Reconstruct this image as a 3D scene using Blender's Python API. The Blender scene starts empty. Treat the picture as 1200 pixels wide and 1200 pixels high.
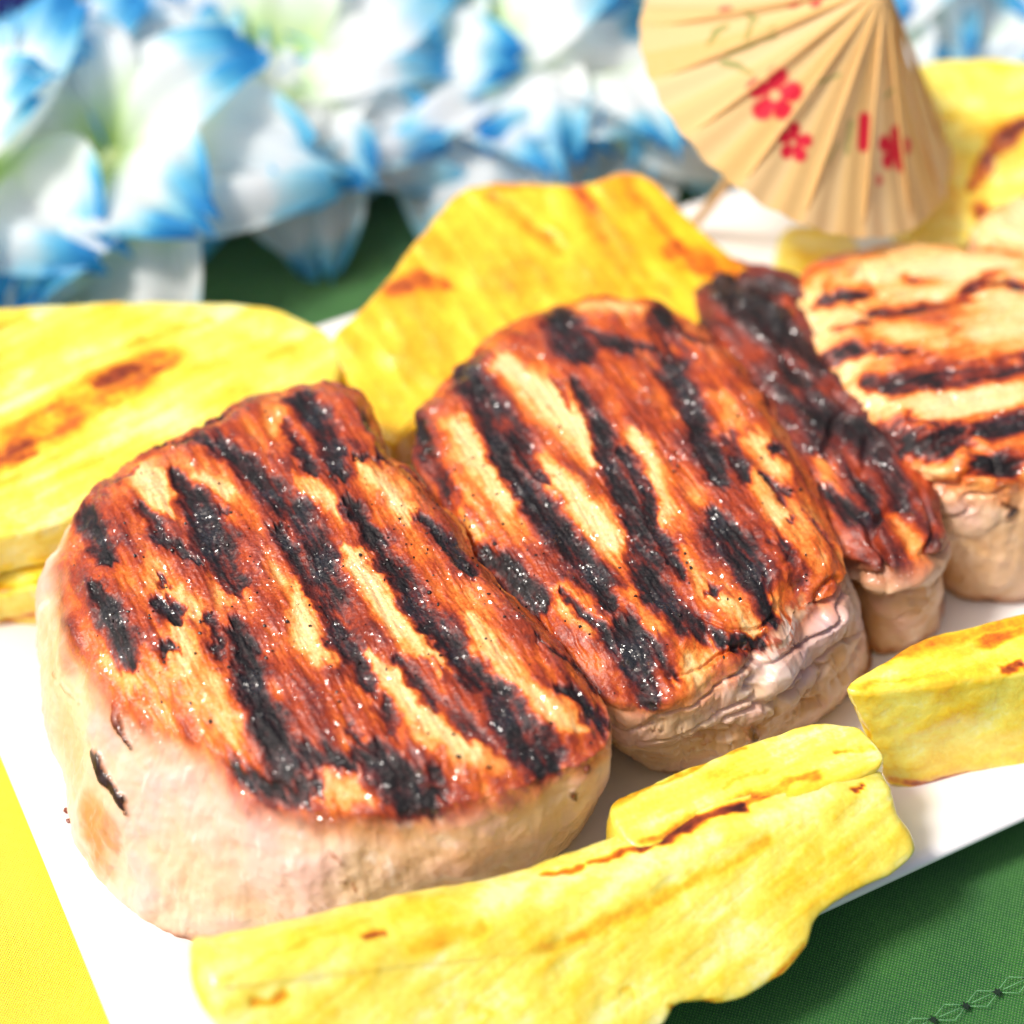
import bpy, bmesh, math, random
import numpy as np
from mathutils import Vector, Matrix

# ------------------------------------------------------------------ camera
S = bpy.context.scene
C = bpy.context.collection
ELEV, FPX, DIST, ZT = math.radians(47), 2400.0, .36, .04
CAM = np.array([0, -DIST*math.cos(ELEV), ZT + DIST*math.sin(ELEV)])
FW = np.array([0, math.cos(ELEV), -math.sin(ELEV)])
RT = np.array([1., 0, 0])
UP = np.cross(RT, FW)
cd = bpy.data.cameras.new('camera'); cam = bpy.data.objects.new('camera', cd); C.objects.link(cam)
cam.location = CAM; cam.rotation_euler = (math.pi/2 - ELEV, 0, 0)
cd.sensor_width = 36; cd.lens = 36*FPX/1200; cd.clip_start = .01; cd.clip_end = 50
cd.dof.use_dof = True; cd.dof.focus_distance = .343; cd.dof.aperture_fstop = 7.0; cd.dof.aperture_blades = 0
S.camera = cam

# ------------------------------------------------------------------ light
SUN = Vector((-.52, -.16, .82)).normalized()
W = bpy.data.worlds.new('World'); S.world = W; W.use_nodes = True
nt = W.node_tree; bg = nt.nodes['Background']
sky = nt.nodes.new('ShaderNodeTexSky'); sky.sky_type = 'NISHITA'; sky.sun_disc = False
sky.sun_elevation = math.asin(SUN.z); sky.sun_rotation = math.atan2(SUN.x, SUN.y)
sky.air_density = .6; sky.dust_density = 6.0; sky.ozone_density = .6
nt.links.new(sky.outputs[0], bg.inputs[0]); bg.inputs[1].default_value = .15
sl = bpy.data.lights.new('sun', 'SUN'); sl.energy = 3.2; sl.angle = math.radians(11); sl.color = (1, .95, .88)
so = bpy.data.objects.new('sun', sl); C.objects.link(so)
so.rotation_euler = (-SUN).to_track_quat('-Z', 'Y').to_euler()
S.view_settings.view_transform = 'Standard'; S.view_settings.look = 'None'
S.view_settings.gamma = 1; S.view_settings.use_curve_mapping = False
S.view_settings.exposure = -.05
S.cycles.use_denoising = True
S.cycles.max_bounces = 7; S.cycles.diffuse_bounces = 5; S.cycles.glossy_bounces = 2; S.cycles.transmission_bounces = 6; S.cycles.sample_clamp_indirect = 6

# ------------------------------------------------------------------ photo pixel -> place
def at(x, y, z):
    D = FW*FPX + RT*(x-600) - UP*(y-600)
    return CAM + D*((z-CAM[2])/D[2])
def at_plane(x, y, p, n):
    D = FW*FPX + RT*(x-600) - UP*(y-600)
    return CAM + D*(np.dot(p-CAM, n)/np.dot(D, n))
def project(V):
    d = V-CAM; k = FPX/(d@FW)
    return np.stack([600+(d@RT)*k, 600-(d@UP)*k], 1)

# ------------------------------------------------------------------ numpy noise
_rs = np.random.RandomState(7)
_perm = np.tile(_rs.permutation(256), 3)
_g = _rs.normal(size=(256, 3)); _g /= np.linalg.norm(_g, axis=1)[:, None]
def perlin(P):
    i = np.floor(P).astype(int); f = P-i; i &= 255
    w = f*f*f*(f*(f*6-15)+10); out = 0
    for a in (0, 1):
        for b in (0, 1):
            for c in (0, 1):
                h = _perm[_perm[_perm[i[:, 0]+a]+i[:, 1]+b]+i[:, 2]+c]
                d = ((f-np.array([a, b, c]))*_g[h]).sum(1)
                k = (w[:, 0] if a else 1-w[:, 0])*(w[:, 1] if b else 1-w[:, 1])*(w[:, 2] if c else 1-w[:, 2])
                out = out+d*k
    return out*1.5
def fbm(P, scale, oct=4, gain=.5, seed=0):
    o = 0; a = 1; t = 0
    for k in range(oct):
        o = o+a*perlin(P*scale*(2**k)+seed*17.3+k*5.1); t += a; a *= gain
    return o/t*1.4
def sstep(a, b, x):
    t = np.clip((x-a)/(b-a), 0, 1); return t*t*(3-2*t)

# ------------------------------------------------------------------ outlines and lofts
def catmull(P, n):
    P = np.asarray(P, float); m = len(P); k = 40
    t = np.linspace(0, 1, k, endpoint=False)[:, None]; o = []
    for i in range(m):
        a, b, c, d = P[i-1], P[i], P[(i+1) % m], P[(i+2) % m]
        o.append(.5*(2*b+(c-a)*t+(2*a-5*b+4*c-d)*t*t+(3*b-a-3*c+d)*t**3))
    Q = np.concatenate(o); Q = np.vstack([Q, Q[:1]])
    L = np.r_[0, np.cumsum(np.linalg.norm(np.diff(Q, axis=0), axis=1))]
    s = np.linspace(0, L[-1], n, endpoint=False)
    return np.stack([np.interp(s, L, Q[:, j]) for j in range(Q.shape[1])], 1)
def by_angle(P, n, c):
    Q = catmull(P, 3000); a = np.arctan2(Q[:, 1]-c[1], Q[:, 0]-c[0]); o = np.argsort(a); a = a[o]; Q = Q[o]
    a = np.r_[a-2*np.pi, a, a+2*np.pi]; Q = np.vstack([Q]*3)
    t = np.linspace(-np.pi, np.pi, n, endpoint=False)
    return np.stack([np.interp(t, a, Q[:, j]) for j in range(3)], 1)

class Loft:
    """rings of n points each, first and last ring closed by a fan"""
    def __init__(self, rings, c0, c1):
        self.R = len(rings); self.n = len(rings[0])
        self.V = np.vstack(rings+[c0[None], c1[None]])
    def quads(self, r0, r1):
        n = self.n; r = np.arange(r0, r1)[:, None]*n; j = np.arange(n)[None]; k = (j+1) % n
        q = np.stack([r+j, r+n+j, r+n+k, r+k], -1).reshape(-1, 4)
        return q
    def normals(self):
        n, R = self.n, self.R
        G = self.V[:n*R].reshape(R, n, 3)
        dt = np.roll(G, -1, 1)-np.roll(G, 1, 1)
        dr = np.empty_like(G); dr[1:-1] = G[2:]-G[:-2]; dr[0] = G[1]-G[0]; dr[-1] = G[-1]-G[-2]
        N = np.cross(dr, dt).reshape(-1, 3)
        N = np.vstack([N, N[:n].sum(0), N[n*R-n:n*R].sum(0)])
        return N/np.maximum(np.linalg.norm(N, axis=1), 1e-20)[:, None]

def mesh_from(name, V, quads, tris=None, attrs=None, N=None, mat=None):
    """compact the used vertices into one mesh"""
    idx = quads.ravel() if tris is None or len(tris) == 0 else np.r_[quads.ravel(), tris.ravel()]
    used, inv = np.unique(idx, return_inverse=True)
    me = bpy.data.meshes.new(name)
    nq = len(quads); ntr = 0 if tris is None else len(tris)
    me.vertices.add(len(used)); me.vertices.foreach_set('co', V[used].astype(np.float32).ravel())
    me.loops.add(len(inv)); me.loops.foreach_set('vertex_index', inv.astype(np.int32))
    me.polygons.add(nq+ntr)
    st = np.r_[np.arange(nq)*4, nq*4+np.arange(ntr)*3].astype(np.int32)
    me.polygons.foreach_set('loop_start', st)
    me.update(calc_edges=True)
    me.polygons.foreach_set('use_smooth', np.ones(nq+ntr, bool))
    for k, v in (attrs or {}).items():
        v = np.asarray(v)[used]
        if v.ndim == 1:
            a = me.attributes.new(k, 'FLOAT', 'POINT'); a.data.foreach_set('value', v.astype(np.float32))
        else:
            a = me.attributes.new(k, 'FLOAT_COLOR', 'POINT')
            a.data.foreach_set('color', np.c_[v, np.ones(len(v))].astype(np.float32).ravel())
    if N is not None: me.normals_split_custom_set_from_vertices(N[used])
    if mat: me.materials.append(mat)
    return me

def obj(name, me, parent=None, **props):
    o = bpy.data.objects.new(name, me); C.objects.link(o)
    if parent is not None: o.parent = parent
    for k, v in props.items(): o[k] = v
    return o
def thing(name, label, cat, group=None):
    o = obj(name, None, label=label, category=cat); o.empty_display_size = .01
    if group: o['group'] = group
    return o

class Picker:
    """finds the surface point that a photo pixel shows"""
    def __init__(self, V, N, stride=1):
        f = ((CAM-V)*N).sum(1) > 0
        self.V = V[f]; self.uv = project(self.V); self.d = (self.V-CAM)@FW
    def __call__(self, p):
        e = ((self.uv-np.array(p))**2).sum(1)
        c = e < max(e.min()*2, 9)
        i = np.where(c)[0]; return self.V[i[np.argmin(self.d[i])]]

def stroke_field(V, pick, strokes, warp=None, soft=.35):
    """strokes: (pts[(x,y)], half widths px, strength) -> max field over vertices"""
    F = np.zeros(len(V)); P = V if warp is None else V+warp
    for pts, hw, st in strokes:
        if not hasattr(hw, '__len__'): hw = [hw]*len(pts)
        Q = np.array([pick(p) for p in pts]); k = np.linalg.norm(Q-CAM, axis=1)/FPX*1.12
        w = np.array(hw)*k
        if len(Q) == 1: Q = np.vstack([Q, Q+1e-5]); w = np.r_[w, w]
        best = np.full(len(V), -9.)
        for i in range(len(Q)-1):
            a, b = Q[i], Q[i+1]; ab = b-a; L = max(ab@ab, 1e-12)
            mg = max(w[i], w[i+1])*(1.05+soft)
            lo = np.minimum(a, b)-mg; hi = np.maximum(a, b)+mg
            ix = np.where((P[:, 0] > lo[0]) & (P[:, 0] < hi[0]) & (P[:, 1] > lo[1]) & (P[:, 1] < hi[1]))[0]
            if len(ix) == 0: continue
            p = P[ix]; t = np.clip((p-a)@ab/L, 0, 1)
            d = np.linalg.norm(p-a-t[:, None]*ab, axis=1)
            ww = w[i]+(w[i+1]-w[i])*t
            best[ix] = np.maximum(best[ix], 1-d/ww)
        F = np.maximum(F, st*sstep(-soft, soft, best))
    return F

# ------------------------------------------------------------------ materials
def srgb(r, g, b):
    f = lambda c: c/12.92 if c <= .04045 else ((c+.055)/1.055)**2.4
    return (f(r/255), f(g/255), f(b/255), 1)
class Mat:
    def __init__(self, name):
        self.m = bpy.data.materials.new(name); self.m.use_nodes = True
        self.t = self.m.node_tree; self.b = self.t.nodes['Principled BSDF']; self.out = self.t.nodes['Material Output']
    def n(self, typ, **kw):
        x = self.t.nodes.new('ShaderNode'+typ)
        for k, v in kw.items():
            if hasattr(x, k): setattr(x, k, v)
            else: x.inputs[k.replace('_', ' ')].default_value = v
        return x
    def l(self, a, b): self.t.links.new(a, b)
    def set(self, **kw):
        for k, v in kw.items(): self.b.inputs[k.replace('_', ' ')].default_value = v
    def attr(self, name): return self.n('Attribute', attribute_name=name)
    def noise(self, scale, detail=4, vec=None, rough=.5):
        x = self.n('TexNoise'); x.inputs['Scale'].default_value = scale; x.inputs['Detail'].default_value = detail
        x.inputs['Roughness'].default_value = rough
        self.l(vec if vec is not None else self.coord(), x.inputs['Vector']); return x.outputs['Fac']
    def coord(self):
        if not hasattr(self, 'tc'): self.tc = self.n('TexCoord')
        return self.tc.outputs['Object']
    def mapped(self, scale, rot=(0, 0, 0)):
        x = self.n('Mapping'); x.inputs['Scale'].default_value = scale; x.inputs['Rotation'].default_value = rot
        self.l(self.coord(), x.inputs['Vector']); return x.outputs[0]
    def math(self, op, a, b=None, clamp=False):
        x = self.n('Math', operation=op, use_clamp=clamp)
        for i, v in enumerate((a, b)):
            if v is None: continue
            if isinstance(v, (int, float)): x.inputs[i].default_value = v
            else: self.l(v, x.inputs[i])
        return x.outputs[0]
    def ramp(self, fac, stops, interp='LINEAR'):
        x = self.n('ValToRGB'); cr = x.color_ramp; cr.interpolation = interp
        while len(cr.elements) < len(stops): cr.elements.new(.5)
        for e, (p, c) in zip(cr.elements, stops): e.position = p; e.color = c if len(c) == 4 else (*c, 1)
        self.l(fac, x.inputs[0]); return x.outputs[0]
    def mix(self, fac, a, b, blend='MIX'):
        x = self.n('Mix', data_type='RGBA', blend_type=blend)
        for s, v in ((x.inputs[0], fac), (x.inputs[6], a), (x.inputs[7], b)):
            if isinstance(v, (int, float, tuple)): s.default_value = v
            else: self.l(v, s)
        return x.outputs[2]
    def bump(self, h, dist, strength=1, prev=None):
        x = self.n('Bump'); x.inputs['Distance'].default_value = dist; x.inputs['Strength'].default_value = strength
        self.l(h, x.inputs['Height'])
        if prev is not None: self.l(prev, x.inputs['Normal'])
        return x.outputs[0]

G = lambda v: (v, v, v, 1)
def meat_material():
    m = Mat('grilled_pork')
    sear = m.attr('sear').outputs['Fac']; side = m.attr('side').outputs['Fac']; tint = m.attr('tint').outputs['Color']
    n1 = m.noise(1300, 3, rough=.65)
    f = m.math('ADD', sear, m.math('MULTIPLY', m.math('SUBTRACT', n1, .5), .24), clamp=True)
    col = m.ramp(f, [(0, srgb(252, 224, 178)), (.12, srgb(248, 204, 138)), (.24, srgb(238, 158, 76)), (.36, srgb(218, 106, 36)),
                     (.50, srgb(170, 66, 32)), (.64, srgb(112, 42, 32)), (.78, srgb(54, 24, 24)), (.9, srgb(24, 17, 19)), (1, srgb(13, 12, 14))])
    col = m.mix(side, col, tint)
    m.l(col, m.b.inputs['Base Color'])
    rough = m.ramp(f, [(0, G(.45)), (.3, G(.32)), (.6, G(.40)), (.8, G(.6)), (1, G(.75))])
    rough = m.mix(side, rough, G(.42)); m.l(rough, m.b.inputs['Roughness'])
    m.set(Subsurface_Weight=.12, Subsurface_Scale=.003, Subsurface_Radius=(1, .4, .2), Specular_IOR_Level=.4)
    wet = m.ramp(m.noise(190, 2), [(.46, G(.03)), (.62, G(1.0))])
    wet = m.mix(side, wet, G(.22)); m.l(wet, m.b.inputs['Coat Weight'])
    m.set(Coat_Roughness=.06, Coat_IOR=1.65)
    amp = m.math('MULTIPLY_ADD', side, -.75); m.t.nodes[-1].inputs[2].default_value = 1.0
    h = m.math('MULTIPLY', n1, amp)
    m.l(m.bump(h, .0003, .6), m.b.inputs['Normal'])
    # glaze dried into tiny facets that flash in the sun
    wv = m.n('VectorMath', operation='ADD'); m.l(m.coord(), wv.inputs[0])
    sc = m.n('VectorMath', operation='SCALE'); nzv = m.n('TexNoise'); nzv.inputs['Scale'].default_value = 1400; nzv.inputs['Detail'].default_value = 1
    m.l(m.coord(), nzv.inputs['Vector']); m.l(nzv.outputs['Color'], sc.inputs[0]); sc.inputs['Scale'].default_value = .0007; m.l(sc.outputs[0], wv.inputs[1])
    vo = m.n('TexVoronoi'); vo.inputs['Scale'].default_value = 1800; m.l(wv.outputs[0], vo.inputs['Vector'])
    sb = m.n('VectorMath', operation='SUBTRACT'); m.l(vo.outputs['Color'], sb.inputs[0]); sb.inputs[1].default_value = (.5, .5, .5)
    s2 = m.n('VectorMath', operation='SCALE'); m.l(sb.outputs[0], s2.inputs[0]); m.l(m.math('MULTIPLY', amp, 1.1), s2.inputs['Scale'])
    ge = m.n('NewGeometry'); ad = m.n('VectorMath', operation='ADD'); m.l(ge.outputs['Normal'], ad.inputs[0]); m.l(s2.outputs[0], ad.inputs[1])
    no = m.n('VectorMath', operation='NORMALIZE'); m.l(ad.outputs[0], no.inputs[0]); m.l(no.outputs[0], m.b.inputs['Coat Normal'])
    return m.m
MEAT = meat_material()

def fruit_material():
    m = Mat('pineapple_flesh')
    sear = m.attr('sear').outputs['Fac']; fib = m.attr('fibre').outputs['Fac']
    n1 = m.noise(300, 4); n2 = m.noise(1200, 4)
    f = m.math('ADD', sear, m.math('MULTIPLY', m.math('SUBTRACT', n2, .5), .14))
    f = m.math('ADD', f, m.math('MULTIPLY', m.math('SUBTRACT', fib, .5), .10))
    f = m.math('ADD', f, m.math('MULTIPLY', m.math('SUBTRACT', n1, .5), .12), clamp=True)
    col = m.ramp(f, [(0, srgb(255, 246, 168)), (.10, srgb(254, 235, 104)), (.24, srgb(250, 210, 50)), (.40, srgb(240, 170, 26)),
                     (.58, srgb(214, 112, 22)), (.78, srgb(150, 60, 20)), (1, srgb(70, 28, 16))])
    m.l(col, m.b.inputs['Base Color'])
    m.set(Roughness=.28, Subsurface_Weight=.3, Subsurface_Scale=.006, Subsurface_Radius=(1, .75, .2), Coat_Weight=.6, Coat_Roughness=.10)
    h = m.math('ADD', m.math('MULTIPLY', n2, .5), fib)
    m.l(m.bump(h, .00035, .6), m.b.inputs['Normal']); m.l(m.bump(fib, .0003, .5), m.b.inputs['Coat Normal'])
    return m.m
FRUIT = fruit_material()

def simple(name, col, rough=.5, **kw):
    m = Mat(name); m.set(Base_Color=col, Roughness=rough, **kw); return m
def cloth_material(name, dark, light, scale=1100, sheen=.3):
    m = Mat(name)
    wx = m.n('TexWave', wave_type='BANDS', bands_direction='X'); wy = m.n('TexWave', wave_type='BANDS', bands_direction='Y')
    mp = m.mapped((1, 1, 1), (0, 0, math.radians(18)))
    for w in (wx, wy):
        w.inputs['Scale'].default_value = scale*.5; w.inputs['Distortion'].default_value = 1.2; w.inputs['Detail'].default_value = 1
        w.inputs['Detail Scale'].default_value = .4
        m.l(mp, w.inputs['Vector'])
    wv = m.math('MULTIPLY', wx.outputs['Fac'], wy.outputs['Fac'])
    nz = m.noise(60, 5); nf = m.noise(1500, 2)
    f = m.math('ADD', m.math('MULTIPLY', wv, .7), m.math('MULTIPLY', m.math('SUBTRACT', nz, .3), .5), clamp=True)
    f = m.math('ADD', f, m.math('MULTIPLY', m.math('SUBTRACT', nf, .5), .4), clamp=True)
    m.l(m.mix(f, dark, light), m.b.inputs['Base Color'])
    m.set(Roughness=.9, Specular_IOR_Level=.15, Sheen_Weight=sheen, Sheen_Roughness=.5)
    m.l(m.bump(m.math('ADD', wv, nz), .0003, .7), m.b.inputs['Normal'])
    return m.m

# ------------------------------------------------------------------ setting: table top
def sheet(name, pts, z0, th, mat, nx=60, ny=60, amp=0., seed=1, **props):
    """cloth: a bilinear patch with a little rumple and a folded-over edge thickness"""
    P = [np.array(p, float) for p in pts]; rows = []
    for j in range(ny+1):
        v = j/ny
        for i in range(nx+1):
            u = i/nx; q = (P[0]*(1-u)+P[1]*u)*(1-v)+(P[3]*(1-u)+P[2]*u)*v
            rows.append([q[0], q[1], z0+th])
    V = np.array(rows)
    if amp: V[:, 2] += amp*np.abs(fbm(V*np.array([1, 1, 0])+seed, 14, 3, seed=seed))
    B = V.copy(); B[:, 2] = z0
    m = (nx+1)*(ny+1); VV = np.vstack([V, B]); q = []
    for j in range(ny):
        for i in range(nx):
            a = j*(nx+1)+i; q.append((a, a+1, a+nx+2, a+nx+1))
    bd = [i for i in range(nx+1)]+[j*(nx+1)+nx for j in range(1, ny+1)]+[ny*(nx+1)+i for i in range(nx-1, -1, -1)]+[j*(nx+1) for j in range(ny-1, 0, -1)]
    for a, b in zip(bd, bd[1:]+bd[:1]): q.append((a, a+m, b+m, b))
    return obj(name, mesh_from(name, VV, np.array(q), mat=mat), **props)

white_cloth_m = cloth_material('white_linen', srgb(225, 225, 232), srgb(250, 249, 252), 900)
tb = sheet('table', [(-3, -1.2), (3, -1.2), (3, 3), (-3, 3)], -.03, .028, white_cloth_m, 4, 4, kind='structure')
g0, g1 = at(-120, 300, 0), at(1300, 40, 0)
gd = (g1-g0)/np.linalg.norm(g1-g0)
g0 = g0-gd*.35; g1 = g1+gd*.35; gn = np.array([gd[1], -gd[0], 0])
sheet('green_tablecloth', [g0+gn*1.0, g1+gn*1.0, g1, g0], -.0015, .0018, cloth_material('green_linen', srgb(20, 80, 34), srgb(78, 148, 48), 1250, .35),
      120, 100, .0008, 3, label='green woven cloth with an openwork hem row lying under the white plate', category='tablecloth')
STITCH = simple('pale_green_thread', srgb(112, 168, 118), .8).m; HOLE_SHADE = simple('painted_hole_shade', srgb(8, 34, 20), .9).m
n0, n1 = at(-200, 42, 0), at(700, -38, 0); nd = (n1-n0)/np.linalg.norm(n1-n0); nn = np.array([-nd[1], nd[0], 0])
sheet('navy_cloth', [n0-nd*.2, n0+nd*.9, n0+nd*.9+nn*.8, n0-nd*.2+nn*.8], -.0015, .0025, cloth_material('navy_linen', srgb(10, 24, 84), srgb(24, 48, 130)),
      20, 20, .0005, 5, label='dark navy cloth on the table beyond the blue flower garland', category='cloth')

# ------------------------------------------------------------------ plate
A = at(216, 1412, .012); B1 = at(1200, 960, .012)
ex = (B1-A)/np.linalg.norm(B1-A); ex[2] = 0; ey = np.array([-ex[1], ex[0], 0])
PL, PD = .43, .170
PC = np.array([A[0], A[1], 0])+ex*PL/2+ey*PD/2
def rrect(hx, hy, r, n=40):
    o = []
    for cx, cy, a0 in ((hx-r, hy-r, 0), (-hx+r, hy-r, 90), (-hx+r, -hy+r, 180), (hx-r, -hy+r, 270)):
        for k in range(n):
            a = math.radians(a0+90*k/(n-1)); o.append((cx+r*math.cos(a), cy+r*math.sin(a)))
    return np.array(o)
plate_m = simple('white_porcelain', srgb(243, 242, 242), .22, Coat_Weight=.4, Coat_Roughness=.06)
def plate_ring(inset, z):
    q = rrect(PL/2-inset, PD/2-inset, max(.012-inset*.2, .004))
    return PC+q[:, :1]*ex+q[:, 1:]*ey+np.array([0, 0, z])
def plate_mesh(name, prof, c0=None, c1=None):
    R = [plate_ring(*p) for p in prof]; L = Loft(R, R[0].mean(0), R[-1].mean(0)); q = L.quads(0, L.R-1)
    t = []; n = L.n
    if c0 is not None: t += [(n*L.R, j, (j+1) % n) for j in range(n)]
    if c1 is not None: t += [(n*L.R+1, n*(L.R-1)+(j+1) % n, n*(L.R-1)+j) for j in range(n)]
    return mesh_from(name, L.V, q, np.array(t) if t else None, mat=plate_m.m)
plate = thing('serving_plate', 'white porcelain rectangular serving plate under the grilled pork and pineapple', 'plate')
obj('well', plate_mesh('well', [(.05, .0068), (.026, .0068), (.021, .0070), (.018, .0077)], c0=1), plate)
rim = [(.018, .0077), (.014, .0092), (.008, .0112), (.003, .0124), (.0015, .0127), (.0004, .0125), (0, .0118), (.0002, .0108),
       (.0015, .0092), (.006, .006), (.011, .0035), (.016, .0018), (.018, .0012), (.020, .0012), (.022, .003), (.06, .0034)]
obj('rim', plate_mesh('rim', rim, c1=1), plate)

sheet('yellow_napkin', [at(-700, 600, 0), at(40, 700, 0), at(300, 1420, 0), at(-500, 1600, 0)], .0012, .0012,
      cloth_material('yellow_linen', srgb(236, 206, 44), srgb(248, 232, 92), 1500), 60, 60, .0003, 8,
      label='bright yellow napkin sticking out from under the short end of the plate', category='napkin')

# ------------------------------------------------------------------ pork chops
STREAK = at(470, 760, .04)-at(400, 640, .04); STREAK /= np.linalg.norm(STREAK)
def pork_chop(label, T, M, Bm, zt, zm, zb, chars, pales, side_marks=(), n_ang=900, n_top=240, n_side=90, dome=.0012, edge=.0042,
              streak=STREAK, seed=0, base=.37, side_tone=0., cracks=.15, rag=(), bare=(), paint=()):
    T3 = np.array([at(x, y, zt-edge*.8) for x, y in T]); M3 = np.array([at(x, y, zm) for x, y in M]); B3 = np.array([at(x, y, zb) for x, y in Bm])
    c = catmull(T3, 400).mean(0)
    Tr, Mr, Br = (by_angle(P, n_ang, c) for P in (T3, M3, B3))
    og = Tr-c; og[:, 2] = 0; og /= np.linalg.norm(og, axis=1)[:, None]
    Tr = Tr+og*(.0011*fbm(Tr, 150, 3, seed=seed+20))[:, None]; Mr = Mr+og*(.0010*fbm(Mr, 110, 3, seed=seed+22))[:, None]
    rings = []; sv = []; tv = []
    for s in np.linspace(0, 1, n_top+1)[1:]:
        r = c+(Tr-c)*s; r[:, 2] = zt+dome*(1-s*s)-edge*sstep(.78, 1.03, s)**1.7; rings.append(r); sv.append(s); tv.append(0)
    T1 = rings[-1]
    for t in np.linspace(0, 1, n_side+1)[1:]:
        a = 2*(t-.5)*(t-1); b = 4*t*(1-t); d = 2*t*(t-.5)
        r = T1*a+Mr*b+Br*d; r[:, 2] = T1[:, 2]+(zb-T1[:, 2])*t; rings.append(r); sv.append(1); tv.append(t)
    for k in (.93, .8, .4, .05):
        r = Br.mean(0)+(Br-Br.mean(0))*k; r[:, 2] = zb-.0004*(1-k)**.3; rings.append(r); sv.append(1); tv.append(1.2)
    L = Loft(rings, np.array([c[0], c[1], zt+dome]), np.array([*Br.mean(0)[:2], zb-.0004]))
    V = L.V; N = L.normals(); n = L.n
    s = np.r_[np.repeat(sv, n), 0, 1]; t = np.r_[np.repeat(tv, n), 0, 1.2]
    pick = Picker(V, N)
    # streak-aligned coordinates
    sd = streak; sp = np.array([-sd[1], sd[0], 0])
    W_ = np.stack([V@sd*.20, V@sp, V[:, 2]*.6], 1)
    w1 = fbm(V, 260, 3, seed=seed+1)[:, None]; w2 = fbm(V, 260, 3, seed=seed+2)[:, None]
    w3 = fbm(V, 1100, 3, seed=seed+9)[:, None]
    st1 = fbm(W_, 260, 3, .45, seed=seed+3); fe = fbm(W_, 620, 3, .5, seed=seed+19)[:, None]
    warp = .0010*w1*sp+.0008*w2*sd+.0003*w3*sp+.0026*fe*sd
    ch = stroke_field(V, pick, [(p, np.array(h if hasattr(h, '__len__') else [h]*len(p))*1.05, q) for p, h, q in chars], warp*1.2, .75)
    pa = stroke_field(V, pick, [(p, np.array(h if hasattr(h, '__len__') else [h]*len(p))*1.22, q) for p, h, q in pales], warp*1.3, .8)
    halo = stroke_field(V, pick, [(p, np.array(h if hasattr(h, '__len__') else [h]*len(p))*1.9, .8*q) for p, h, q in chars], warp*2, .8)
    st2 = fbm(W_, 1000, 2, .5, seed=seed+4); big = fbm(V, 60, 3, seed=seed+5); fi = fbm(V, 900, 3, .6, seed=seed+6)
    sear = base+.25*st1+.07*st2+.18*big+.03*fi+.05
    sear = sear+.20*halo
    sear = sear*(1-.92*pa)+pa*(.07+.08*np.maximum(st1+.4*st2, 0)+.1*sstep(.3, .9, fi))
    chm = np.clip(ch*(1.0+.30*st2+.45*st1+.1*fi+.3*big), 0, 1)
    sear = sear*(1-chm)+chm*(.90+.14*st2+.08*fi)
    # pale sides
    bd = .02+.07*fbm(V, 110, 3, seed=seed+7)+.03*st1
    side = sstep(bd-.05, bd+.16, t+np.where(s < 1, (s-1)*1.5, 0))
    if len(bare): side = np.maximum(side, stroke_field(V, pick, bare, warp*2, .4))
    side = np.clip(side-.9*np.clip(chm*1.4, 0, 1)*(t < .35), 0, 1)
    ang = np.stack([(V[:, 0]-c[0]), (V[:, 1]-c[1])], 1); ang /= np.maximum(np.linalg.norm(ang, axis=1), 1e-9)[:, None]
    Sf = np.stack([ang[:, 0]*.05, ang[:, 1]*.05, V[:, 2]*.16], 1)
    fib = fbm(Sf, 210, 4, .55, seed=seed+11); blot = fbm(V, 95, 4, seed=seed+12); blot2 = fbm(V, 220, 4, .6, seed=seed+13)
    lin = lambda *a: np.array(srgb(*a)[:3])*.87
    tint = lin(238, 206, 172)[None]+np.zeros((len(V), 3))
    def over(col, k): nonlocal tint; k = np.clip(k, 0, 1)[:, None]; tint = tint*(1-k)+lin(*col)*k
    over((236, 192, 180), sstep(-.1, .5, blot)*.85)
    over((222, 178, 128), sstep(.0, .6, -blot+.3*fib)*.75+side_tone)
    over((205, 140, 84), sstep(.35, .9, blot2)*.35+side_tone*.5)
    over((250, 228, 206), sstep(.2, .8, fib+.3*blot2)*.45)
    over((214, 170, 128), sstep(.2, .9, -fib)*.4)
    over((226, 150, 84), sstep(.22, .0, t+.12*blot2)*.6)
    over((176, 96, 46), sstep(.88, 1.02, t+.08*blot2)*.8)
    if len(side_marks):
        smk = stroke_field(V, pick, side_marks, warp*.8, .35)
        over((196, 104, 38), np.clip(smk*1.3, 0, .8)); over((44, 16, 12), sstep(.45, .8, smk+.15*fi))
    else: smk = np.zeros(len(V))
    for col, strokes in paint: over(col, np.clip(stroke_field(V, pick, strokes, warp*1.2, .8)*(.85+.5*fib+.3*blot2), 0, 1))
    over((252, 236, 222), sstep(.42, .8, fbm(Sf*np.array([1, 1, 1.6]), 480, 3, .6, seed=seed+16)+.4*blot2)*.55)
    # relief
    topm = 1-sstep(0, .12, t)
    pore = np.maximum(fbm(V, 1500, 2, .6, seed=seed+8), -.2)
    d = topm*(.00055*st1+.00022*st2+.0009*big+.00012*pore-.00075*chm+.00018*chm*fi)
    ridge = np.abs(fbm(Sf*np.array([1, 1, .8])+.3*np.stack([w1[:, 0], w2[:, 0], w1[:, 0]], 1)*.002, 200, 3, seed=seed+14))
    d = d+(1-topm)*(.0014*blot+.00026*fib+.00030*blot2+.00003*fi-.0007*cracks*sstep(.08, .0, ridge)+.0006*np.clip(smk, 0, 1))*sstep(1.15, .95, t)
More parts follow.
